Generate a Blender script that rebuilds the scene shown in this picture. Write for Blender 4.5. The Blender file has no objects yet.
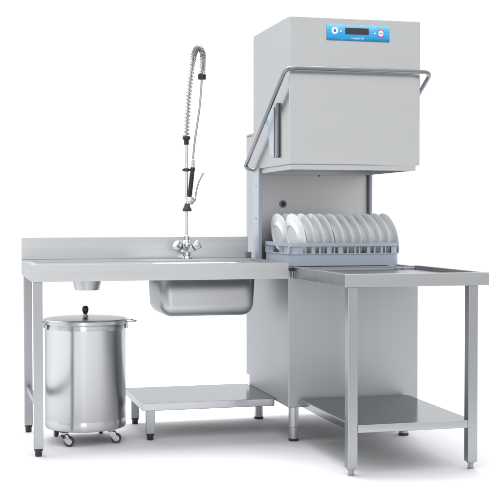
import bpy, bmesh, math, random
from mathutils import Vector, Matrix

random.seed(4)
SC = bpy.context.scene
COL = SC.collection
V = Vector
PI = math.pi
ROOT = {}          # object name -> world position of its thing's base


# ------------------------------------------------------------------ materials
def new_mat(name):
    m = bpy.data.materials.new(name)
    m.use_nodes = True
    nt = m.node_tree
    return m, nt, nt.nodes['Principled BSDF']


def plain(name, col, rough=.5, metal=0., spec=.5, noise=.0, scale=30., coat=0.):
    m, nt, b = new_mat(name)
    b.inputs['Base Color'].default_value = (*col, 1)
    b.inputs['Roughness'].default_value = rough
    b.inputs['Metallic'].default_value = metal
    b.inputs['Specular IOR Level'].default_value = spec
    b.inputs['Coat Weight'].default_value = coat
    if noise:
        tc = nt.nodes.new('ShaderNodeTexCoord')
        n = nt.nodes.new('ShaderNodeTexNoise')
        n.inputs['Scale'].default_value = scale
        n.inputs['Detail'].default_value = 4
        mr = nt.nodes.new('ShaderNodeMapRange')
        mr.inputs['To Min'].default_value = rough - noise
        mr.inputs['To Max'].default_value = rough + noise
        nt.links.new(tc.outputs['Object'], n.inputs['Vector'])
        nt.links.new(n.outputs['Fac'], mr.inputs['Value'])
        nt.links.new(mr.outputs['Result'], b.inputs['Roughness'])
    return m


def steel(name, col, rough, stretch=(3, 200, 200), var=.04, rvar=.06, bump=.02, cloud=.05):
    """brushed stainless: stretched grain in colour, roughness and a hair of bump, plus a broad cloudy wear"""
    m, nt, b = new_mat(name)
    N, L = nt.nodes.new, nt.links.new
    b.inputs['Metallic'].default_value = 1.
    tc = N('ShaderNodeTexCoord')
    mp = N('ShaderNodeMapping')
    mp.inputs['Scale'].default_value = stretch
    L(tc.outputs['Object'], mp.inputs['Vector'])
    n = N('ShaderNodeTexNoise')
    n.inputs['Scale'].default_value = 1.
    n.inputs['Detail'].default_value = 6
    n.inputs['Roughness'].default_value = .65
    L(mp.outputs['Vector'], n.inputs['Vector'])
    n2 = N('ShaderNodeTexNoise')
    n2.inputs['Scale'].default_value = 3.2
    n2.inputs['Detail'].default_value = 3
    L(tc.outputs['Object'], n2.inputs['Vector'])
    cr = N('ShaderNodeMix')
    cr.data_type = 'RGBA'
    cr.inputs['A'].default_value = (*[c * (1 - var) for c in col], 1)
    cr.inputs['B'].default_value = (*[min(1, c * (1 + var)) for c in col], 1)
    mp3 = N('ShaderNodeMapping')
    mp3.inputs['Scale'].default_value = [max(.35, q * .14) for q in stretch]
    L(tc.outputs['Object'], mp3.inputs['Vector'])
    n3 = N('ShaderNodeTexNoise')
    n3.inputs['Scale'].default_value = 1.
    n3.inputs['Detail'].default_value = 4
    L(mp3.outputs['Vector'], n3.inputs['Vector'])
    av = N('ShaderNodeMath')
    av.operation = 'MULTIPLY_ADD'
    av.inputs[1].default_value = 1.5
    L(n3.outputs['Fac'], av.inputs[0])
    half = N('ShaderNodeMath')
    half.operation = 'MULTIPLY_ADD'
    half.inputs[1].default_value = .7
    half.inputs[2].default_value = -.6
    L(n.outputs['Fac'], half.inputs[0])
    L(half.outputs[0], av.inputs[2])
    L(av.outputs[0], cr.inputs['Factor'])
    b.inputs['Specular Tint'].default_value = (.58, .59, .60, 1)
    L(cr.outputs['Result'], b.inputs['Base Color'])
    add = N('ShaderNodeMath')
    add.operation = 'MULTIPLY_ADD'
    add.inputs[1].default_value = rvar * 2
    add.inputs[2].default_value = rough - rvar - cloud
    L(n.outputs['Fac'], add.inputs[0])
    add2 = N('ShaderNodeMath')
    add2.operation = 'MULTIPLY_ADD'
    add2.inputs[1].default_value = cloud * 2
    L(n2.outputs['Fac'], add2.inputs[0])
    L(add.outputs[0], add2.inputs[2])
    L(add2.outputs[0], b.inputs['Roughness'])
    if bump:
        bp = N('ShaderNodeBump')
        bp.inputs['Strength'].default_value = bump
        bp.inputs['Distance'].default_value = .002
        L(n.outputs['Fac'], bp.inputs['Height'])
        L(bp.outputs['Normal'], b.inputs['Normal'])
    return m


M = {}
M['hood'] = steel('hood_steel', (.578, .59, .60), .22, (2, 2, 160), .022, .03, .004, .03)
M['cabinet'] = steel('cabinet_steel', (.435, .447, .46), .46, (160, 160, 2), .035, .04, .006, .03)  # darker than the hood steel: its dim floor reflection is put into the colour
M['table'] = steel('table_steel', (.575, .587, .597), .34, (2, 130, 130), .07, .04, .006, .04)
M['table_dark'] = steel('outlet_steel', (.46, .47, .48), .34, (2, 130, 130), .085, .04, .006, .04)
M['leg'] = steel('leg_steel', (.41, .42, .435), .34, (130, 130, 2), .07, .04, .006, .03)
M['shelf'] = steel('shelf_steel', (.47, .48, .492), .15, (3, 160, 160), .03, .04, .006, .04)
M['sink'] = steel('sink_steel', (.48, .49, .50), .40, (40, 40, 40), .02, .04, .003, .03)
M['bin'] = steel('bin_steel', (.52, .525, .53), .25, (160, 160, 2), .025, .02, .003, .02)
M['lid'] = steel('lid_steel', (.53, .54, .55), .26, (5, 160, 160), .02, .03, .005, .03)
M['tube'] = plain('tube_steel', (.25, .256, .268), .28, 1.)
M['bay'] = steel('bay_steel', (.50, .502, .51), .40, (2, 160, 160), .02, .03, .004, .03)
M['rail'] = plain('blue_grey_rail', (.38, .43, .51), .35, .35, .5, .05)
M['dark_rail'] = plain('dark_grey_rail', (.20, .215, .24), .4, .5, .5, .05)
M['chrome'] = plain('chrome', (.62, .63, .64), .08, 1.)
M['spring'] = plain('spring_chrome', (.29, .295, .305), .34, 1.)
M['lever'] = plain('lever_steel', (.34, .345, .35), .34, 1.)
M['riser'] = plain('riser_chrome', (.66, .67, .68), .20, 1.)
M['hose'] = plain('grey_hose', (.46, .475, .50), .35, .7, .5, .05, 200)
M['black'] = plain('black_plastic', (.018, .018, .02), .38, 0, .5, .08, 90)
M['rubber'] = plain('grey_rubber', (.05, .052, .056), .6, 0, .4, .08, 90)
M['rack'] = plain('blue_rack_plastic', (.43, .49, .58), .42, 0, .45, .06, 120)
M['china'] = plain('white_china', (.875, .91, .92), .14, 0, .5, .04, 20, .25)
M['foot'] = plain('foot_metal', (.46, .47, .48), .30, 1.)
M['footplastic'] = plain('pale_foot', (.36, .365, .375), .35, .7, .5, .06, 60)
M['white'] = plain('white_print', (.86, .86, .86), .4)
M['red'] = plain('red_print', (.62, .05, .07), .4)
M['mark'] = plain('blue_print', (.10, .16, .42), .4)
M['bracket'] = plain('bracket_grey', (.17, .178, .19), .35, .6, .5, .05, 40)
M['pale'] = plain('pale_blue_guard', (.40, .46, .56), .3, .1, .5, .04, 40)
M['blue'] = plain('bright_blue', (.03, .36, .72), .35)
M['floor'] = plain('studio_floor', (.85, .86, .895), .8, 0, .1, .05, 6)


def brushed_round(m, amount, rot):
    nt = m.node_tree
    b = nt.nodes['Principled BSDF']
    tg = nt.nodes.new('ShaderNodeTangent')
    tg.direction_type = 'RADIAL'; tg.axis = 'Z'
    nt.links.new(tg.outputs['Tangent'], b.inputs['Tangent'])
    b.inputs['Anisotropic'].default_value = amount
    b.inputs['Anisotropic Rotation'].default_value = rot


brushed_round(M['bin'], .9, .25)


def screen_mat():
    m, nt, b = new_mat('dark_screen')
    N, L = nt.nodes.new, nt.links.new
    tc = N('ShaderNodeTexCoord')
    mp = N('ShaderNodeMapping'); mp.inputs['Scale'].default_value = (150, 1, 120)
    ck = N('ShaderNodeTexChecker'); ck.inputs['Scale'].default_value = 1.
    ck.inputs['Color1'].default_value = (.022, .022, .023, 1)
    ck.inputs['Color2'].default_value = (.035, .034, .034, 1)
    L(tc.outputs['Object'], mp.inputs['Vector']); L(mp.outputs['Vector'], ck.inputs['Vector'])
    L(ck.outputs['Color'], b.inputs['Base Color'])
    b.inputs['Roughness'].default_value = .35
    return m


def panel_mat():
    """printed blue foil: pale at the top, deep blue with a wavy water line lower down"""
    m, nt, b = new_mat('blue_panel_print')
    N, L = nt.nodes.new, nt.links.new
    tc = N('ShaderNodeTexCoord')
    sep = N('ShaderNodeSeparateXYZ')
    L(tc.outputs['Generated'], sep.inputs[0])
    mp = N('ShaderNodeMapping'); mp.inputs['Scale'].default_value = (3.2, 1, 1.6)
    L(tc.outputs['Generated'], mp.inputs['Vector'])
    nz = N('ShaderNodeTexNoise'); nz.inputs['Scale'].default_value = 2.0; nz.inputs['Detail'].default_value = 3
    L(mp.outputs['Vector'], nz.inputs['Vector'])
    ma = N('ShaderNodeMath'); ma.operation = 'MULTIPLY_ADD'; ma.inputs[1].default_value = .34; ma.inputs[2].default_value = -.17
    L(nz.outputs['Fac'], ma.inputs[0])
    ad = N('ShaderNodeMath'); ad.operation = 'ADD'
    L(sep.outputs['Z'], ad.inputs[0]); L(ma.outputs[0], ad.inputs[1])
    r = N('ShaderNodeValToRGB')
    e = r.color_ramp.elements
    e[0].position = 0.; e[0].color = (.010, .165, .335, 1)
    e[1].position = 1.; e[1].color = (.34, .66, .88, 1)
    for p, c in ((.10, (.012, .20, .40)), (.17, (.01, .30, .66)), (.45, (.015, .39, .80)), (.52, (.05, .47, .84)), (.58, (.025, .40, .80)), (.8, (.12, .53, .86))):
        x = r.color_ramp.elements.new(p); x.color = (*c, 1)
    L(ad.outputs[0], r.inputs['Fac'])
    L(r.outputs['Color'], b.inputs['Base Color'])
    b.inputs['Roughness'].default_value = .4
    return m


M['screen'] = screen_mat()
M['panel'] = panel_mat()


# ------------------------------------------------------------------ mesh helpers (all in world coordinates)
class MB:
    def __init__(self):
        self.bm = bmesh.new()
        self.flat = False

    def box(self, x0, x1, y0, y1, z0, z1, bev=.0015, seg=2, which=None):
        self.flat = True
        bm = self.bm
        r = bmesh.ops.create_cube(bm, size=1., matrix=Matrix.Translation(((x0 + x1) / 2, (y0 + y1) / 2, (z0 + z1) / 2)) @ Matrix.Diagonal((x1 - x0, y1 - y0, z1 - z0, 1)))
        vs = r['verts']
        if bev:
            es = list({e for v in vs for e in v.link_edges})
            if which == 'vert':
                es = [e for e in es if abs(e.verts[0].co.z - e.verts[1].co.z) > 1e-5]
            bmesh.ops.bevel(bm, geom=es, offset=bev, segments=seg, affect='EDGES', profile=.5)
        return self

    def prism(self, pts, d, bev=.001, seg=1):
        """pts: closed world polygon, d: extrusion vector"""
        self.flat = True
        bm = self.bm
        a = [bm.verts.new(V(p)) for p in pts]
        b = [bm.verts.new(V(p) + V(d)) for p in pts]
        n = len(a)
        fs = [bm.faces.new(a), bm.faces.new(b[::-1])]
        for i in range(n):
            fs.append(bm.faces.new((a[i], b[i], b[(i + 1) % n], a[(i + 1) % n])))
        bmesh.ops.recalc_face_normals(bm, faces=fs)
        if bev:
            es = list({e for f in fs for e in f.edges})
            bmesh.ops.bevel(bm, geom=es, offset=bev, segments=seg, affect='EDGES', profile=.5)
        return self

    def ring(self, o, i, z0, z1, bev=.002, seg=2):
        """rectangular frame, o / i = (x0,x1,y0,y1)"""
        self.flat = True
        bm = self.bm

        def rect(r, z):
            return [bm.verts.new((x, y, z)) for x, y in ((r[0], r[2]), (r[1], r[2]), (r[1], r[3]), (r[0], r[3]))]
        ob, ot, ib, it = rect(o, z0), rect(o, z1), rect(i, z0), rect(i, z1)
        fs = []
        for k in range(4):
            j = (k + 1) % 4
            fs += [bm.faces.new((ob[k], ob[j], ot[j], ot[k])), bm.faces.new((ib[j], ib[k], it[k], it[j])),
                   bm.faces.new((ot[k], ot[j], it[j], it[k])), bm.faces.new((ob[j], ob[k], ib[k], ib[j]))]
        if bev:
            diag = set()
            es = []
            for e in {e for f in fs for e in f.edges}:
                if e.calc_face_angle(0) > .3:
                    es.append(e)
            bmesh.ops.bevel(bm, geom=es, offset=bev, segments=seg, affect='EDGES', profile=.5)
        return self

    def lathe(self, prof, c=(0, 0, 0), rot=None, seg=32, closed=False):
        """prof: (radius, height) pairs, turned about the local Z axis at c"""
        bm = self.bm
        R = (rot or Matrix.Identity(3)).to_3x3()
        rings = []
        for r, h in prof:
            if r < 1e-6:
                rings.append([bm.verts.new(R @ V((0, 0, h)) + V(c))])
            else:
                rings.append([bm.verts.new(R @ V((r * math.cos(2 * PI * k / seg), r * math.sin(2 * PI * k / seg), h)) + V(c)) for k in range(seg)])
        pairs = list(zip(rings, rings[1:]))
        if closed:
            pairs.append((rings[-1], rings[0]))
        for a, b in pairs:
            if len(a) == 1 and len(b) == 1:
                continue
            for k in range(seg):
                j = (k + 1) % seg
                if len(a) == 1:
                    bm.faces.new((a[0], b[j], b[k]))
                elif len(b) == 1:
                    bm.faces.new((a[k], a[j], b[0]))
                else:
                    bm.faces.new((a[k], a[j], b[j], b[k]))
        return self

    def rod(self, p0, p1, r0, r1=None, seg=20, cham=.0):
        r1 = r0 if r1 is None else r1
        p0, p1 = V(p0), V(p1)
        d = p1 - p0
        L = d.length
        rot = d.to_track_quat('Z', 'Y').to_matrix()
        c = min(cham, L * .4)
        prof = [(0, 0), (r0 - c, 0)] + ([(r0, c), (r1, L - c)] if c else [(r0, 0)][:0] + [(r1, L)][:0]) + [(r1 - c, L), (0, L)]
        return self.lathe(prof, p0, rot, seg)

    def tube(self, pts, r, seg=12, cap=True):
        bm = self.bm
        P = [V(p) for p in pts]
        n = len(P)
        T = [((P[min(i + 1, n - 1)] - P[max(i - 1, 0)])).normalized() for i in range(n)]
        a = V((0, 0, 1)) if abs(T[0].z) < .9 else V((1, 0, 0))
        N = (a - T[0] * a.dot(T[0])).normalized()
        rings = []
        for i in range(n):
            N = (N - T[i] * N.dot(T[i])).normalized()
            B = T[i].cross(N)
            ri = r(i / (n - 1)) if callable(r) else r
            rings.append([bm.verts.new(P[i] + ri * (math.cos(2 * PI * k / seg) * N + math.sin(2 * PI * k / seg) * B)) for k in range(seg)])
        for a_, b_ in zip(rings, rings[1:]):
            for k in range(seg):
                j = (k + 1) % seg
                bm.faces.new((a_[k], a_[j], b_[j], b_[k]))
        if cap:
            bm.faces.new(rings[0][::-1]); bm.faces.new(rings[-1])
        return self

    def build(self, name, mat, parent=None, loc=None, angle=32, flat=None):
        flat = self.flat if flat is None else flat
        bm = self.bm
        bmesh.ops.remove_doubles(bm, verts=bm.verts[:], dist=1e-6)
        bmesh.ops.recalc_face_normals(bm, faces=bm.faces[:])
        lim = math.radians(angle)
        for f in bm.faces:
            f.smooth = True
        for e in bm.edges:
            if len(e.link_faces) == 2 and e.calc_face_angle(0) > lim:
                e.smooth = False
        base = V(loc) if loc is not None else (ROOT[parent.name] if parent else V((0, 0, 0)))
        bmesh.ops.translate(bm, verts=bm.verts[:], vec=-base)
        me = bpy.data.meshes.new(name)
        bm.to_mesh(me); bm.free()
        me.materials.append(mat)
        o = bpy.data.objects.new(name, me)
        COL.objects.link(o)
        if flat:
            wn = o.modifiers.new('flat_faces', 'WEIGHTED_NORMAL')
            wn.keep_sharp = True; wn.weight = 100
        if parent:
            o.parent = parent
        else:
            o.location = base
        ROOT[o.name] = base
        return o


def thing(name, label, cat, loc, group=None):
    o = bpy.data.objects.new(name, None)
    o.empty_display_size = .1
    COL.objects.link(o)
    o.location = loc
    ROOT[o.name] = V(loc)
    o['label'] = label; o['category'] = cat
    if group:
        o['group'] = group
    return o


def spline(pts, n=12):
    """Catmull-Rom through pts"""
    P = [V(p) for p in pts]
    P = [P[0] * 2 - P[1]] + P + [P[-1] * 2 - P[-2]]
    out = []
    for i in range(1, len(P) - 2):
        a, b, c, d = P[i - 1:i + 3]
        for k in range(n):
            t = k / n
            out.append(.5 * ((2 * b) + (c - a) * t + (2 * a - 5 * b + 4 * c - d) * t * t + (3 * b - a - 3 * c + d) * t ** 3))
    out.append(P[-2])
    return out


def fillet(pts, r, n=8):
    """polyline with rounded corners"""
    P = [V(p) for p in pts]
    out = [P[0]]
    for i in range(1, len(P) - 1):
        a, b, c = P[i - 1:i + 2]
        u, w = (a - b), (c - b)
        q = min(r, u.length * .48, w.length * .48)
        s, e = b + u.normalized() * q, b + w.normalized() * q
        for k in range(n + 1):
            t = k / n
            out.append(s * (1 - t) ** 2 + b * 2 * t * (1 - t) + e * t * t)
    out.append(P[-1])
    return out


def text_mesh(body, size, loc, name, mat, parent):
    cu = bpy.data.curves.new(name, 'FONT')
    cu.body = body; cu.size = size; cu.align_x = 'CENTER'; cu.align_y = 'CENTER'; cu.extrude = .0004
    t = bpy.data.objects.new('lettering_source', cu)
    COL.objects.link(t)
    bpy.context.view_layer.update()
    me = bpy.data.meshes.new_from_object(t.evaluated_get(bpy.context.evaluated_depsgraph_get()))
    bpy.data.objects.remove(t); bpy.data.curves.remove(cu)
    me.transform(Matrix.Translation(V(loc) - ROOT[parent.name]) @ Matrix.Rotation(PI / 2, 4, 'X'))
    me.materials.clear(); me.materials.append(mat)
    o = bpy.data.objects.new(name, me)
    COL.objects.link(o); o.parent = parent
    ROOT[o.name] = ROOT[parent.name]
    return o


# ------------------------------------------------------------------ floor
fl = MB()
fl.bm.faces.new([fl.bm.verts.new(p) for p in ((-7, -1.75, 0), (8, -1.75, 0), (8, 8, 0), (-7, 8, 0))])
floor = fl.build('floor', M['floor'])
floor['kind'] = 'structure'

# ------------------------------------------------------------------ pass-through dishwasher
dw = thing('hood_dishwasher', 'tall grey steel hood dishwasher with raised hood and blue control panel', 'dishwasher', (.345, .38, 0))
W = .691
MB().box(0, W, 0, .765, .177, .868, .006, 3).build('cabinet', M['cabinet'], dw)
# thin drip edge round the wash bay opening
MB().ring((.012, W - .012, .014, .68), (.03, W - .03, .032, .66), .869, .8745, .001).build('bay_rim', M['rail'], dw)
MB().box(.003, W - .003, .6955, .84, .8685, 1.585, .003).build('rear_column', M['hood'], dw)
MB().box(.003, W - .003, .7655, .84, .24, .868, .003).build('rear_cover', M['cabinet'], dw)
for a_, b_ in (((.018, .6955, 1.572), (.018, .690, 1.572)), ((-.0005, .80, 1.572), (.005, .80, 1.572)), ((-.0005, .74, 1.572), (.005, .74, 1.572))):
    MB().rod(a_, b_, .005, seg=14).build('column_bolt', M['bracket'], dw)
bw = MB().box(.021, W - .024, .682, .6945, .8755, 1.56, .001).build('bay_back_wall', M['bay'], dw)
g = MB().lathe([(.010, .0), (.021, .0), (.021, -.004), (.0125, -.005), (.010, 0)], (.172, .6815, 1.195), Matrix.Rotation(-PI / 2, 3, 'X'), 24)
g.build('port_ring', M['dark_rail'], bw)
MB().lathe([(0, 0), (.0115, 0), (.0115, .002), (0, .003)], (.172, .6812, 1.195), Matrix.Rotation(PI / 2, 3, 'X'), 24).build('port_hole', M['black'], bw)
MB().lathe([(0, 0), (.005, 0), (.005, .002), (0, .003)], (.383, .6812, 1.352), Matrix.Rotation(PI / 2, 3, 'X'), 16).build('screw', M['bracket'], bw)
r = MB()
r.box(0.001, .020, .566, .681, .8755, 1.56, .002)
rl = r.build('guide_rail', M['rail'], dw)
MB().box(.0205, .031, .600, .681, .8756, 1.559, .002).build('rail_strip', M['hood'], rl)
for z in (1.29, 1.115):
    MB().rod((-.0005, .62, z), (.003, .62, z), .006, seg=12).build('screw', M['bracket'], rl)
r = MB()
r.box(W - .0235, W - .003, .655, .694, .8755, 1.56, .002)
rr = r.build('guide_rail', M['dark_rail'], dw)
MB().box(W - .017, W - .008, .6515, .6555, .8756, 1.559, .001).build('rail_strip', M['rail'], rr)

# hood: open-bottomed box of folded sheet
hb = MB().box(0, W, -.0136, .673, 1.3832, 2.1104, .0045, 3)
for f in [f for f in hb.bm.faces if f.normal.z < -.9 and f.calc_area() > .1]:
    hb.bm.faces.remove(f)
hood = hb.build('hood', M['hood'], dw)
sm = hood.modifiers.new('sheet', 'SOLIDIFY'); sm.thickness = .010; sm.offset = -1
MB().ring((.012, W - .018, -.001, .66), (.024, W - .030, .012, .648), 1.358, 1.40, .0025).build('hood_lip', M['hood'], hood)
MB().box(.025, W - .031, .013, .647, 1.41, 1.42, .001).build('hood_liner', M['bay'], hood)

# hood handle: one bent tube running round the hood
zt, yb, xl, xr = 1.848, -.085, -.037, .722
pts = fillet([(.006, .652, 1.380), (-.030, .672, 1.384), (xl, .705, 1.402), (xl, yb, zt), (xr, yb, zt), (xr, .705, 1.402), (xr - .008, .672, 1.384), (W - .006, .652, 1.380)], .05, 10)
hp = MB().tube(pts, .0108, 14)
hd = hp.build('hood_handle', M['tube'], dw)

# hood side bracket: dark upright bar next to a pale tapered guard with a blue edge
br = MB().box(-.012, .0005, .156, .198, 1.424, 1.700, .003).build('side_bracket', M['bracket'], hood)
x = -.010
gd = MB().prism([(x, .232, 1.428), (x, .300, 1.431), (x, .350, 1.60), (x, .352, 1.648), (x, .300, 1.700), (x, .232, 1.688)], (.0105, 0, 0), .002).build('side_guard', M['pale'], hood)
MB().prism([(x - .001, .351, 1.600), (x - .001, .372, 1.612), (x - .001, .380, 1.668), (x - .001, .352, 1.650)], (.0113, 0, 0), .001).build('blue_edge', M['blue'], gd)
MB().box(-.006, .0005, .1985, .2315, 1.432, 1.685, .001).build('guard_gap', M['black'], gd)
MB().rod((-.012, .27, 1.442), (-.008, .27, 1.442), .006, seg=12).build('screw', M['foot'], gd)
MB().rod((-.0145, .177, 1.437), (-.0115, .177, 1.437), .006, seg=12).build('screw', M['foot'], br)

# control panel
cp = MB().box(.192, .524, -.0166, -.0130, 1.998, 2.078, .0012).build('control_panel', M['panel'], hood)
MB().box(.289, .413, -.0182, -.0160, 2.031, 2.063, .0008).build('screen', M['screen'], cp)
RX = Matrix.Rotation(PI / 2, 3, 'X')


def disc(name, x, z, r, y, mat, par, h=.0016):
    return MB().lathe([(0, 0), (r, 0), (r, h * .6), (r - .0006, h), (0, h)], (x, y, z), RX, 32).build(name, mat, par)


b1 = disc('start_button', .2345, 2.047, .0172, -.0160, M['white'], cp)
dr = MB()
dr.lathe([(0, 0), (.0062, 0), (.0062, .0006), (0, .0006)], (.2345, -.0176, 2.0455), RX, 20)
dr.prism([(.2287, -.0176, 2.0478), (.2403, -.0176, 2.0478), (.2345, -.0176, 2.0575)], (0, -.0006, 0), 0)
dr.build('drop_mark', M['mark'], b1)
b2 = disc('stop_button', .4765, 2.041, .0190, -.0160, M['red'], cp)
disc('button_face', .4765, 2.041, .0150, -.0172, M['white'], b2)
text_mesh('mm', .016, (.4765, -.0194, 2.042), 'button_mark', M['mark'], b2)
for xx, zz in ((.2665, 2.046), (.4455, 2.041)):
    disc('indicator_dot', xx, zz, .0042, -.0160, M['white'], cp, .001)
text_mesh('compact hd', .0150, (.352, -.0169, 2.0125), 'lettering', M['white'], cp)
# machine feet
for fx, fy in ((.048, .065), (.640, .065), (.048, .775 - .04), (.640, .735)):
    f = MB().lathe([(0, .012), (.0235, .012), (.0235, .07), (.0262, .073), (.0262, .172), (.030, .178), (0, .178)], (fx, fy, 0), seg=32).build('foot', M['foot'], dw)
    MB().lathe([(0, 0), (.0255, 0), (.0265, .004), (.0255, .0125), (0, .0125)], (fx, fy, 0), seg=32).build('foot_pad', M['black'], f)

# ------------------------------------------------------------------ square legs with feet
def sq_leg(parent, cx, cy, z0, z1, s, footmat, foot='black'):
    l = MB().box(cx - s / 2, cx + s / 2, cy - s / 2, cy + s / 2, z0, z1, .003, 2).build('leg', M['leg'], parent)
    if foot == 'black':
        p = [(0, 0), (.0145, 0), (.0165, .005), (.0165, z0 - .010), (.0205, z0 - .010), (.0205, z0 + .0), (0, z0)]
    else:
        p = [(0, 0), (.0135, 0), (.0150, .003), (.0150, .006), (.0125, .008), (.0125, z0 - .008), (.017, z0 - .006), (.017, z0), (0, z0)]
    MB().lathe(p, (cx, cy, 0), seg=24).build('foot', footmat, l)
    return l


# ------------------------------------------------------------------ left sink table
st = thing('sink_table', 'long steel inlet table with backsplash and hanging sink basin', 'table', (-.64, .33, 0))
x0, x1, y0, y1 = -1.2527, -.0085, -.0325, .6926
zb, zt_ = .8208, .9
top = MB()
top.ring((x0, x1, y0, y1), (x0 + .034, x1 - .034, y0 + .030, .565), zb, zt_, .003, 3)
# sunken deck, left open above the sink
sx0, sx1, sy0, sy1 = -.622, -.132, .10, .50
dz0, dz1 = .880, .887
top.box(x0 + .034, sx0, y0 + .030, .565, dz0, dz1, 0)
top.box(sx1, x1 - .034, y0 + .030, .565, dz0, dz1, 0)
top.box(sx0, sx1, y0 + .030, sy0, dz0, dz1, 0)
top.box(sx0, sx1, sy1, .565, dz0, dz1, 0)
tt = top.build('tabletop', M['table'], st)
MB().box(x0, x1 - .02, .679, .6935, .9005, 1.0165, .0025).build('backsplash', M['table'], st)
MB().box(x1 - .032, x1 - .006, .655, .6775, .9005, .9325, .002).build('end_cap', M['dark_rail'], st)
# sink basin: rounded pressed bowl
sb = MB().box(sx0, sx1, sy0, sy1, .633, .884, 0)
bm = sb.bm
tp = [f for f in bm.faces if f.calc_center_median().z > .88]
for f in tp:
    bm.faces.remove(f)
for v in bm.verts:
    if v.co.z < .7:
        v.co.x += .012 if v.co.x < -.4 else -.012
        v.co.y += .010 if v.co.y < .3 else -.010
es = [e for e in bm.edges if not e.is_boundary]
bmesh.ops.bevel(bm, geom=es, offset=.055, segments=8, affect='EDGES', profile=.5)
sink = sb.build('sink_basin', M['sink'], st, angle=50, flat=False)
s_ = sink.modifiers.new('sheet', 'SOLIDIFY'); s_.thickness = .003; s_.offset = 1
MB().lathe([(.0, .6345), (.035, .6345), (.04, .637), (.03, .6385), (0, .637)], (-.377, .30, 0), seg=28).build('drain', M['chrome'], sink)
# scrap chute below the deck
MB().lathe([(.072, .880), (.070, .800), (.0605, .7585), (.0575, .7585), (.067, .800), (.069, .880)], (-.953, .33, 0), seg=40, closed=True).build('scrap_chute', M['sink'], st)
sq_leg(st, -1.2235, -.004, .037, .8205, .042, M['black'])
sq_leg(st, -1.2235, .645, .037, .8205, .042, M['black'])
MB().box(-1.234, -1.213, .0175, .6235, .218, .248, .002).build('crossbar', M['leg'], st)

# ------------------------------------------------------------------ low stand under the sink
ls = thing('low_stand', 'low steel stand with square legs and black feet under the sink', 'stand', (-.345, .5, 0))
MB().box(-.692, -.006, .221, .787, .153, .1913, .003, 3).build('stand_top', M['shelf'], ls)
sq_leg(ls, -.646, .265, .033, .1528, .042, M['black'])
sq_leg(ls, -.646, .745, .033, .1528, .042, M['black'])

# ------------------------------------------------------------------ right outlet table
ot = thing('outlet_table', 'steel outlet table with raised edges and lower shelf in front of dishwasher', 'table', (.355, -.4, 0))
x0, x1, y0, y1 = .018, .6935, -.797, -.004
zb, zt_ = .8207, .8785
# open-backed tray: three raised sides
bm_ = MB()
w = .026
for k in range(1):
    outer = [(x0, y1), (x0, y0), (x1, y0), (x1, y1)]
    inner = [(x1 - w, y1), (x1 - w, y0 + w), (x0 + w, y0 + w), (x0 + w, y1)]
    bm_.prism([(a, b, zb) for a, b in outer + inner], (0, 0, zt_ - zb), .003, 3)
bm_.box(x0 + w, x1 - w, y0 + w, y1, .850, .857, 0)
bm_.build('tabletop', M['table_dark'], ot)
sq_leg(ot, .058, -.764, .032, .8205, .045, M['footplastic'], 'pale')
sq_leg(ot, .6235, -.764, .032, .8205, .045, M['footplastic'], 'pale')
sh = MB()
xs, xe = .056, .627
sh.prism([(a, b, .187) for a, b in ((xs, -.030), (xs, -.7405), (.0815, -.7405), (.0815, -.785), (.600, -.785), (.600, -.7405), (xe, -.7405), (xe, -.030))], (0, 0, .035), .003, 3)
sf = sh.build('lower_shelf', M['shelf'], ot)
for xx in (xs + .012, xe - .012):
    MB().rod((xx, -.031, .203), (xx, -.001, .203), .013, cham=.003).build('shelf_peg', M['leg'], sf)
# coupling to the sink table and to the machine
ck = MB()
ck.box(-.0065, .0165, -.030, -.0045, .858, .8735, .002)
ck.build('coupling_plug', M['black'], ot)
for a_, b_ in ((-.0062, -.0005), (.0095, .0162)):
    MB().box(a_, b_, -.028, -.0048, .821, .857, .0012).build('coupling_bracket', M['chrome'], ot)
MB().box(x0 + w + .001, x1 - w - .001, -.0165, -.0025, .8575, .8668, .001).build('drip_edge', M['table_dark'], ot)
for xx in (.565, .600):
    MB().rod((xx, -.035, .8572), (xx, -.035, .870), .0055, seg=14, cham=.001).build('rack_stop', M['foot'], ot)

# ------------------------------------------------------------------ pre-rinse tap
FX, FY = -.389, .60
tp = thing('pre_rinse_tap', 'tall chrome pre-rinse tap with spring hose and black spray gun', 'tap', (FX, FY, .9))
B = MB()
B.lathe([(0, .9003), (.030, .9003), (.031, .904), (.027, .909), (.021, .914), (.020, .955), (.024, .962), (.024, .985), (.019, .994), (.0145, 1.0), (.0145, 1.022), (.0115, 1.026), (0, 1.026)], (FX, FY, 0), seg=32)
for s in (-1, 1):
    B.rod((FX, FY, .938), (FX + s * .042, FY - .014, .966), .0165, .0175, 20, .002)
body = B.build('tap_body', M['chrome'], tp)
for s in (-1, 1):
    a = V((FX + s * .034, FY - .0135, .9600)); d = V((s * .056, -.022, .036)).normalized()
    rot = d.to_track_quat('Z', 'Y').to_matrix()
    kb = MB().lathe([(0, 0), (.0165, 0), (.0185, .004), (.018, .009), (.020, .014), (.0235, .028), (.0245, .036), (.021, .040), (0, .042)], a, rot, 8)
    k = kb.build('tap_knob', M['chrome'], tp, angle=18)
    MB().lathe([(.0165, .0), (.0195, .0), (.0195, .006), (.0165, .006)], a, rot, 24, True).build('knob_ring', M['black'], k)
MB().rod((FX, FY, 1.024), (FX, FY, 1.522), .0086, seg=20).build('riser_pipe', M['riser'], tp)
P2 = lambda u, z: (u, FY, z)
core = spline([P2(FX, 1.522), P2(-.389, 1.566), P2(-.385, 1.63), P2(-.3765, 1.758), P2(-.3655, 1.864), P2(-.3535, 1.955), P2(-.343, 2.004), P2(-.3205, 2.030), P2(-.301, 2.004), P2(-.2985, 1.955), P2(-.303, 1.885)], 14)
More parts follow.
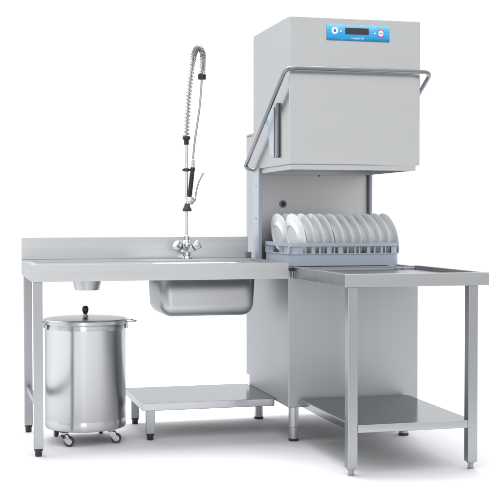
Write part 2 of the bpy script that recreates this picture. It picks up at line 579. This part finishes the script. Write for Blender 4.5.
hose_ = core + spline([P2(-.303, 1.885), P2(-.3055, 1.85), P2(-.3085, 1.802), P2(-.316, 1.717), P2(-.328, 1.631), P2(-.342, 1.537), P2(-.352, 1.445), P2(-.3545, 1.40)], 12)[1:]
MB().tube(hose_, .0062, 12).build('hose', M['hose'], tp)
# coil spring wound round the upper hose
Ls = [0.]
for a, b in zip(core, core[1:]):
    Ls.append(Ls[-1] + (b - a).length)


def at_len(s):
    for i in range(1, len(core)):
        if s <= Ls[i] or i == len(core) - 1:
            t = (s - Ls[i - 1]) / max(1e-9, Ls[i] - Ls[i - 1])
            return core[i - 1].lerp(core[i], t), (core[i] - core[i - 1]).normalized()


coil = []
S0, S1 = .035, Ls[-1] - .004
s = S0
ph = 0.
while s < S1:
    p, t = at_len(s)
    b = V((0, 1, 0)); nrm = t.cross(b)
    rad = .0140 + .0016 * min(1, max(0, s / S1 - .6) / .12)
    coil.append(p + rad * (math.cos(ph) * nrm + math.sin(ph) * b))
    f = s / S1
    g_ = lambda a, b: max(0., min(1., (f - a) / (b - a)))
    pitch = .0192 + (.0072 - .0192) * g_(.56, .70) + (.0112 - .0072) * g_(.86, .93)
    ph += 2 * PI / 16
    s += pitch / 16
MB().tube(coil, .0026, 8).build('spring', M['spring'], tp)
MB().lathe([(.0, 1.508), (.0125, 1.508), (.0135, 1.512), (.0135, 1.534), (.0200, 1.536), (.0212, 1.539), (.0208, 1.552), (.0185, 1.554), (0, 1.554)], (FX, FY, 0), seg=32).build('lower_collar', M['black'], tp)
MB().lathe([(.0, -.015), (.019, -.015), (.0225, -.011), (.0225, .011), (.0195, .0145), (0, .0145)], (-.3035, FY, 1.872), seg=32).build('upper_collar', M['black'], tp)
# hook that holds the gun on the riser
hk = MB()
hk.lathe([(.0088, 1.366), (.0145, 1.366), (.0145, 1.383), (.0088, 1.383)], (FX, FY, 0), seg=24, closed=True)
hk.box(FX - .0215, FX - .0135, FY - .006, FY + .006, 1.368, 1.381, .002)
hk.box(FX + .0135, -.3545, FY - .005, FY + .005, 1.369, 1.380, .002)
hk.build('hook_clip', M['rubber'], tp)
# spray gun
gun = MB()
gun.lathe([(.0, 0), (.021, 0), (.024, .004), (.024, .018), (.020, .023), (.012, .026), (.009, .026), (.0085, .0285), (.004, .030), (0, .0302)], (-.3725, FY + .001, 1.2115), Matrix.Rotation(PI / 2, 3, 'X'), 24)
gun.rod((-.384, FY - .013, 1.212), (-.3875, FY - .013, 1.188), .013, .012, 20, .001)
sg = gun.build('spray_gun', M['riser'], tp)
MB().rod((-.3545, FY - .013, 1.432), (-.3570, FY - .013, 1.386), .0085, .0105, 20, .002).build('hose_connector', M['riser'], sg)
gp = MB()
a, b = V((-.3570, FY - .013, 1.387)), V((-.3745, FY - .013, 1.232))
rot = (b - a).to_track_quat('Z', 'Y').to_matrix()
L_ = (b - a).length
prof = [(0, 0), (.0125, 0), (.0132, .004), (.0132, .020), (.0105, .022), (.0105, .027), (.0125, .030)]
h = .034
while h < L_ - .006:
    prof += [(.0128, h), (.0128, h + .010), (.0113, h + .0115), (.0113, h + .0135)]
    h += .0145
prof += [(.0120, L_), (0, L_)]
gp.lathe(prof, a, rot, 24)
gp.build('grip', M['black'], sg)
MB().lathe([(0, 1.196), (.011, 1.196), (.0145, 1.190), (.0155, 1.180), (.0245, 1.165), (.0250, 1.157), (.022, 1.1535), (0, 1.156)], (-.3885, FY - .013, 0), seg=32).build('nozzle', M['rubber'], sg)
MB().tube(spline([(-.362, FY - .013, 1.205), (-.3490, FY - .014, 1.206), (-.3435, FY - .016, 1.222), (-.3385, FY - .018, 1.262), (-.327, FY - .020, 1.305), (-.312, FY - .022, 1.338), (-.3005, FY - .022, 1.360)], 8), .0044, 10).build('trigger_lever', M['lever'], sg)

# ------------------------------------------------------------------ waste bin
BX, BY = -.961, .34
wb = thing('waste_bin', 'round polished steel waste bin on casters with black-knobbed lid', 'bin', (BX, BY, 0))
R = .2005
prof = [(0, .073), (R - .008, .073), (R - .002, .0755), (R, .081), (R + .0006, .1), (R + .0006, .117), (R - .0006, .119), (R - .0006, .121), (R, .123), (R, .560), (R + .0015, .563), (R + .0015, .580), (R, .583), (R, .6025), (R - .004, .6025), (R - .004, .08), (0, .08)]
MB().lathe(prof, (BX, BY, 0), seg=96).build('bin_body', M['bin'], wb)
lid = MB().lathe([(0, .6245), (.09, .6235), (.17, .620), (.198, .6175), (.2055, .6155), (.2085, .611), (.2085, .595), (.2065, .592), (.2045, .593), (.2045, .604), (.19, .610), (0, .615)], (BX, BY, 0), seg=96).build('lid', M['lid'], wb)
kn = MB().lathe([(0, .624), (.0175, .624), (.016, .628), (.010, .634), (.009, .637), (0, .637)], (BX, BY, 0), seg=24).build('knob_base', M['foot'], lid)
MB().lathe([(0, .632), (.008, .632), (.0095, .638), (.0135, .646), (.0165, .656), (.0168, .664), (.0145, .672), (.009, .6775), (0, .679)], (BX, BY, 0), seg=28).build('lid_knob', M['black'], lid)
for s in (-1, 1):
    hx = BX + s * (R + .001)
    loop = fillet([(hx, BY - .052, .597), (hx + s * .05, BY - .052, .601), (hx + s * .05, BY + .052, .601), (hx, BY + .052, .597)], .02, 8)
    o = MB().tube(loop, .0042, 10).build('bin_handle', M['chrome'], wb)
    for yy in (-.052, .052):
        MB().box(hx - .008 if s > 0 else hx - .004, hx + .004 if s > 0 else hx + .008, BY + yy - .011, BY + yy + .011, .566, .592, .002).build('handle_plate', M['bin'], o)


def caster(cx, cy, ang):
    """swivel caster standing with its wheel on the floor at (cx, cy)"""
    f = V((math.cos(ang), math.sin(ang), 0)); u = V((-f.y, f.x, 0))      # f: rolling direction, u: axle
    top_c = V((cx, cy, 0)) - f * .026
    fk = MB()
    fk.rod(top_c + V((0, 0, .0535)), top_c + V((0, 0, .0725)), .013, .019, 20, .001)
    fk.rod(top_c + V((0, 0, .067)), top_c + V((0, 0, .0728)), .025, .025, 20, .001)
    for s in (-1, 1):
        q = [V((-.006, 0, .060)), V((-.042, 0, .060)), V((-.012, 0, .018)), V((.004, 0, .014)), V((.012, 0, .026))]
        pts = [V((cx, cy, 0)) + f * p.x + V((0, 0, p.z)) + u * (s * .0125) for p in q]
        fk.prism(pts, u * (s * .0022), .0006)
    c = fk.build('caster', M['chrome'], wb)
    rot = u.to_track_quat('Z', 'Y').to_matrix()
    o = V((cx, cy, .0255))
    w_ = MB().lathe([(.015, -.009), (.0235, -.0095), (.0252, -.006), (.0255, 0), (.0252, .006), (.0235, .0095), (.015, .009)], o, rot, 32, True).build('wheel', M['rubber'], c)
    MB().lathe([(0, -.011), (.006, -.011), (.007, -.0085), (.0152, -.007), (.0152, .007), (.007, .0085), (.006, .011), (0, .011)], o, rot, 28).build('hub', M['white'], c)


for cx, cy, an in ((-1.060, .190, -.35), (-.824, .222, -.30), (-.862, .515, 1.4), (-1.096, .485, 1.7)):
    caster(cx, cy, an)

# ------------------------------------------------------------------ plate rack
rk = thing('dish_rack', 'pale blue plastic dish rack full of plates in the open dishwasher', 'dish rack', (.336, .345, .876))
rx0, rx1, ry0, ry1 = .034, .636, .094, .592


def rr_loop(ins, rad, n=8):
    """rounded rectangle, counter-clockwise from the front left"""
    out = []
    a0, a1, b0, b1 = rx0 + ins, rx1 - ins, ry0 + ins, ry1 - ins
    for cx, cy, st_ in ((a0 + rad, b0 + rad, PI), (a1 - rad, b0 + rad, 1.5 * PI), (a1 - rad, b1 - rad, 0), (a0 + rad, b1 - rad, .5 * PI)):
        for k in range(n + 1):
            t = st_ + .5 * PI * k / n
            out.append((cx + rad * math.cos(t), cy + rad * math.sin(t)))
    return out


def band(mb, z0, z1, ins, th, rad=.05):
    o, i = rr_loop(ins, rad), rr_loop(ins + th, max(.004, rad - th))
    bm = mb.bm
    ob, ot_, ib, it = [[bm.verts.new((x, y, z)) for x, y in l] for l, z in ((o, z0), (o, z1), (i, z0), (i, z1))]
    n = len(o)
    for k in range(n):
        j = (k + 1) % n
        bm.faces.new((ob[k], ob[j], ot_[j], ot_[k])); bm.faces.new((ib[j], ib[k], it[k], it[j]))
        bm.faces.new((ot_[k], ot_[j], it[j], it[k])); bm.faces.new((ob[j], ob[k], ib[k], ib[j]))


wall_ = MB(); band(wall_, .876, .934, .003, .004)
band(wall_, .9342, .939, .0, .008)
wall_.build('lower_wall', M['rack'], rk)
rim = MB(); band(rim, .974, .9905, .0, .0085); band(rim, .9905, .9925, .0015, .005)
rim.build('rim', M['rack'], rk)
lat = MB()


def posts(axis, fixed, lo, hi, spec):
    for a, w_ in spec:
        c = lo + (hi - lo) * a
        if axis == 'x':
            lat.box(c - w_ / 2, c + w_ / 2, fixed - .003, fixed + .003, .9385, .9745, .0006, 1)
        else:
            lat.box(fixed - .003, fixed + .003, c - w_ / 2, c + w_ / 2, .9385, .9745, .0006, 1)


opens = [(302.3, 305.0), (306.0, 310.8), (314.2, 318.2), (320.2, 326.0), (330.5, 333.0), (334.2, 337.2), (342.2, 346.0), (347.4, 353.2), (355.2, 357.6), (359.0, 366.0), (369.2, 372.8), (374.5, 379.6), (382.2, 384.0), (385.4, 392.3)]
to_x = lambda q: .039 + (q - 290) * .00541
edges = [rx0 + .045] + [to_x(q) for ab in opens for q in ab] + [rx1 - .045]
fs = []
for a_, b_ in zip(edges[::2], edges[1::2]):
    if b_ - a_ > .001:
        fs.append((((a_ + b_) / 2 - rx0 - .04) / (rx1 - rx0 - .07), b_ - a_))
posts('x', ry0 + .007, rx0 + .04, rx1 - .03, fs)
posts('x', ry1 - .007, rx0 + .04, rx1 - .03, fs)
for fx in (rx0 + .007, rx1 - .007):
    posts('y', fx, ry0 + .04, ry1 - .03, [(.03, .07), (.16, .020), (.26, .012), (.34, .016), (.70, .018), (.79, .014), (.87, .02), (.96, .05)])
for cx, cy, st_ in ((rx0 + .0535, ry0 + .0535, PI), (rx1 - .0535, ry0 + .0535, 1.5 * PI), (rx1 - .0535, ry1 - .0535, 0), (rx0 + .0535, ry1 - .0535, .5 * PI)):
    arc = []
    for rad, order in ((.0495, range(9)), (.0435, range(8, -1, -1))):
        for q in order:
            t = st_ + .5 * PI * q / 8
            arc.append((cx + rad * math.cos(t), cy + rad * math.sin(t), .9385))
    lat.prism(arc, (0, 0, .036), 0)
lat.build('lattice_wall', M['rack'], rk)
gr = MB()
for i in range(13):
    x = rx0 + .02 + i * (rx1 - rx0 - .04) / 12
    e_ = .045 if i in (0, 12) else .0075
    gr.box(x - .0025, x + .0025, ry0 + e_, ry1 - e_, .884, .893, 0)
for i in range(11):
    y = ry0 + .02 + i * (ry1 - ry0 - .04) / 10
    e_ = .045 if i in (0, 10) else .0075
    gr.box(rx0 + e_, rx1 - e_, y - .0025, y + .0025, .8835, .8925, 0)
for i in range(12):
    for y in (.165, .275, .415, .525):
        x = .082 + i * .05
        gr.rod((x, y, .893), (x - .006, y, .965), .0036, .0026, 8)
gr.build('peg_floor', M['rack'], rk)

# plates: leaning in two rows, their undersides turned to the left
pm = MB()
PR = .1255
prof = [(0, -.0175), (.062, -.0178), (.066, -.0215), (.0705, -.0215), (.0715, -.0185), (.080, -.0115), (.0865, -.0075), (.092, -.0062), (PR - .003, -.0022), (PR - .0008, -.0014), (PR, .0002), (PR - .0015, .0016),
        (.101, -.0018), (.0905, -.0030), (.0855, -.0045), (.079, -.0082), (.073, -.0130), (.0, -.0140)]
pm.lathe(prof, (0, 0, 0), seg=72)
plate0 = pm.build('plate', M['china'], None, angle=40)
ORD = ['first', 'second', 'third', 'fourth', 'fifth', 'sixth', 'seventh', 'eighth', 'ninth', 'tenth', 'eleventh']
cnt = 0
for row, (yy, rn) in enumerate(((.222, 'front'), (.462, 'rear'))):
    for k in range(11):
        p = plate0 if cnt == 0 else plate0.copy()
        if cnt:
            COL.objects.link(p)
        cnt += 1
        lean = math.radians(-11.0 + random.uniform(-.9, .9)); yaw = math.radians(7.5 + random.uniform(-1.2, 1.2))
        p.location = (.106 + .0498 * k + (0 if row == 0 else -.010) + random.uniform(-.0012, .0012), yy + random.uniform(-.002, .002), 1.019)
        p.rotation_euler = (Matrix.Rotation(yaw, 3, 'Z') @ Matrix.Rotation(lean, 3, 'Y') @ Matrix.Rotation(PI / 2, 3, 'Y')).to_euler()
        if k == 0:
            lab = 'white plate at left end of the %s row in the blue rack, base showing' % rn
        elif k == 10:
            lab = 'white plate at right end of the %s row in the blue rack' % rn
        elif k < 6:
            lab = 'white plate, %s from the left end of the %s row in the blue rack' % (ORD[k], rn)
        else:
            lab = 'white plate, %s from the right end of the %s row in the blue rack' % (ORD[10 - k], rn)
        p['label'] = lab; p['category'] = 'plate'; p['group'] = 'white plates standing in the dish rack'

# ------------------------------------------------------------------ light: white studio surroundings and one overhead softbox
w = bpy.data.worlds.new('World'); SC.world = w
w.use_nodes = True
nt = w.node_tree; N, L = nt.nodes.new, nt.links.new
bg = nt.nodes['Background']
tc = N('ShaderNodeTexCoord'); sep = N('ShaderNodeSeparateXYZ')
L(tc.outputs['Generated'], sep.inputs[0])


def math_(op, a, b=None, c=None):
    n = N('ShaderNodeMath'); n.operation = op
    for i, v in enumerate((a, b, c)):
        if v is None:
            continue
        if isinstance(v, (int, float)):
            n.inputs[i].default_value = v
        else:
            L(v, n.inputs[i])
    return n.outputs[0]


def ramp(fac, stops):
    r = N('ShaderNodeValToRGB'); e = r.color_ramp.elements
    for k, (p, v) in enumerate(stops):
        x = e[k] if k < 2 else e.new(p)
        x.position = p; x.color = (v, v, v, 1)
    L(fac, r.inputs['Fac'])
    return r.outputs['Color']


# azimuth of the direction measured from straight behind the camera side: 0.5 = behind, 0 / 1 = in front
az = math_('MULTIPLY_ADD', math_('ARCTAN2', sep.outputs['X'], math_('MULTIPLY', sep.outputs['Y'], -1.)), 1 / (2 * PI), .5)
# dark and bright world bands on the camera's side, added to streak steel reflections
az_bands = ramp(az, [(0, 1.), (1., 1.), (.22, 1.), (.27, .98), (.335, .90), (.355, .42), (.372, .42), (.392, .86), (.438, .74), (.448, 2.3), (.478, 2.3), (.490, 1.04), (.575, .95), (.60, .82), (.67, .72), (.70, .60), (.735, .58), (.765, .88), (.80, 1.)])
zf = math_('MULTIPLY_ADD', sep.outputs['Z'], .5, .5)
low = ramp(zf, [(0, .6), (1, .93), (.40, .86), (.485, 1.0), (.52, 1.0), (.60, .93)])
zen = N('ShaderNodeMapRange'); zen.interpolation_type = 'SMOOTHSTEP'
zen.inputs['From Min'].default_value = .20; zen.inputs['From Max'].default_value = .40
zen.inputs['To Min'].default_value = 0.; zen.inputs['To Max'].default_value = .50
L(sep.outputs['Z'], zen.inputs['Value'])
mul = N('ShaderNodeMix'); mul.data_type = 'RGBA'; mul.blend_type = 'MULTIPLY'; mul.inputs['Factor'].default_value = 1.
L(az_bands, mul.inputs['A']); L(low, mul.inputs['B'])
front = N('ShaderNodeMapRange'); front.inputs['From Min'].default_value = -.02; front.inputs['From Max'].default_value = .12
L(sep.outputs['Y'], front.inputs['Value'])
mx = N('ShaderNodeMix'); mx.data_type = 'RGBA'
L(front.outputs['Result'], mx.inputs['Factor']); L(mul.outputs['Result'], mx.inputs['A'])
mx.inputs['B'].default_value = (1.38, 1.38, 1.38, 1)
up = N('ShaderNodeMix'); up.data_type = 'RGBA'; up.blend_type = 'ADD'; up.inputs['Factor'].default_value = 1.
L(mx.outputs['Result'], up.inputs['A']); L(zen.outputs['Result'], up.inputs['B'])
L(up.outputs['Result'], bg.inputs['Color'])
bg.inputs['Strength'].default_value = 1.


def area(name, loc, target, size, power, sy=None):
    l = bpy.data.lights.new(name, 'AREA'); l.energy = power; l.size = size
    if sy:
        l.shape = 'RECTANGLE'; l.size_y = sy
    o = bpy.data.objects.new(name, l); COL.objects.link(o)
    o.location = loc; o.rotation_euler = (V(target) - V(loc)).to_track_quat('-Z', 'Y').to_euler()
    return o


area('overhead_softbox', (-.3, .9, 4.6), (-.2, .2, 0), 3.0, 150, 2.4)

# ------------------------------------------------------------------ camera
cam = bpy.data.cameras.new('camera'); co = bpy.data.objects.new('camera', cam); COL.objects.link(co)
co.location = (-1.663, -5.5835, 1.1271)
co.rotation_euler = (PI / 2 - .0286, 0, -.257)
cam.sensor_width = 36; cam.lens = 1178.76 * 36 / 500
cam.clip_start = .1; cam.clip_end = 100
SC.camera = co

SC.view_settings.view_transform = 'Standard'
SC.view_settings.look = 'None'
SC.view_settings.exposure = 0; SC.view_settings.gamma = 1
SC.cycles.max_bounces = 10
SC.cycles.caustics_reflective = False
SC.cycles.caustics_refractive = False
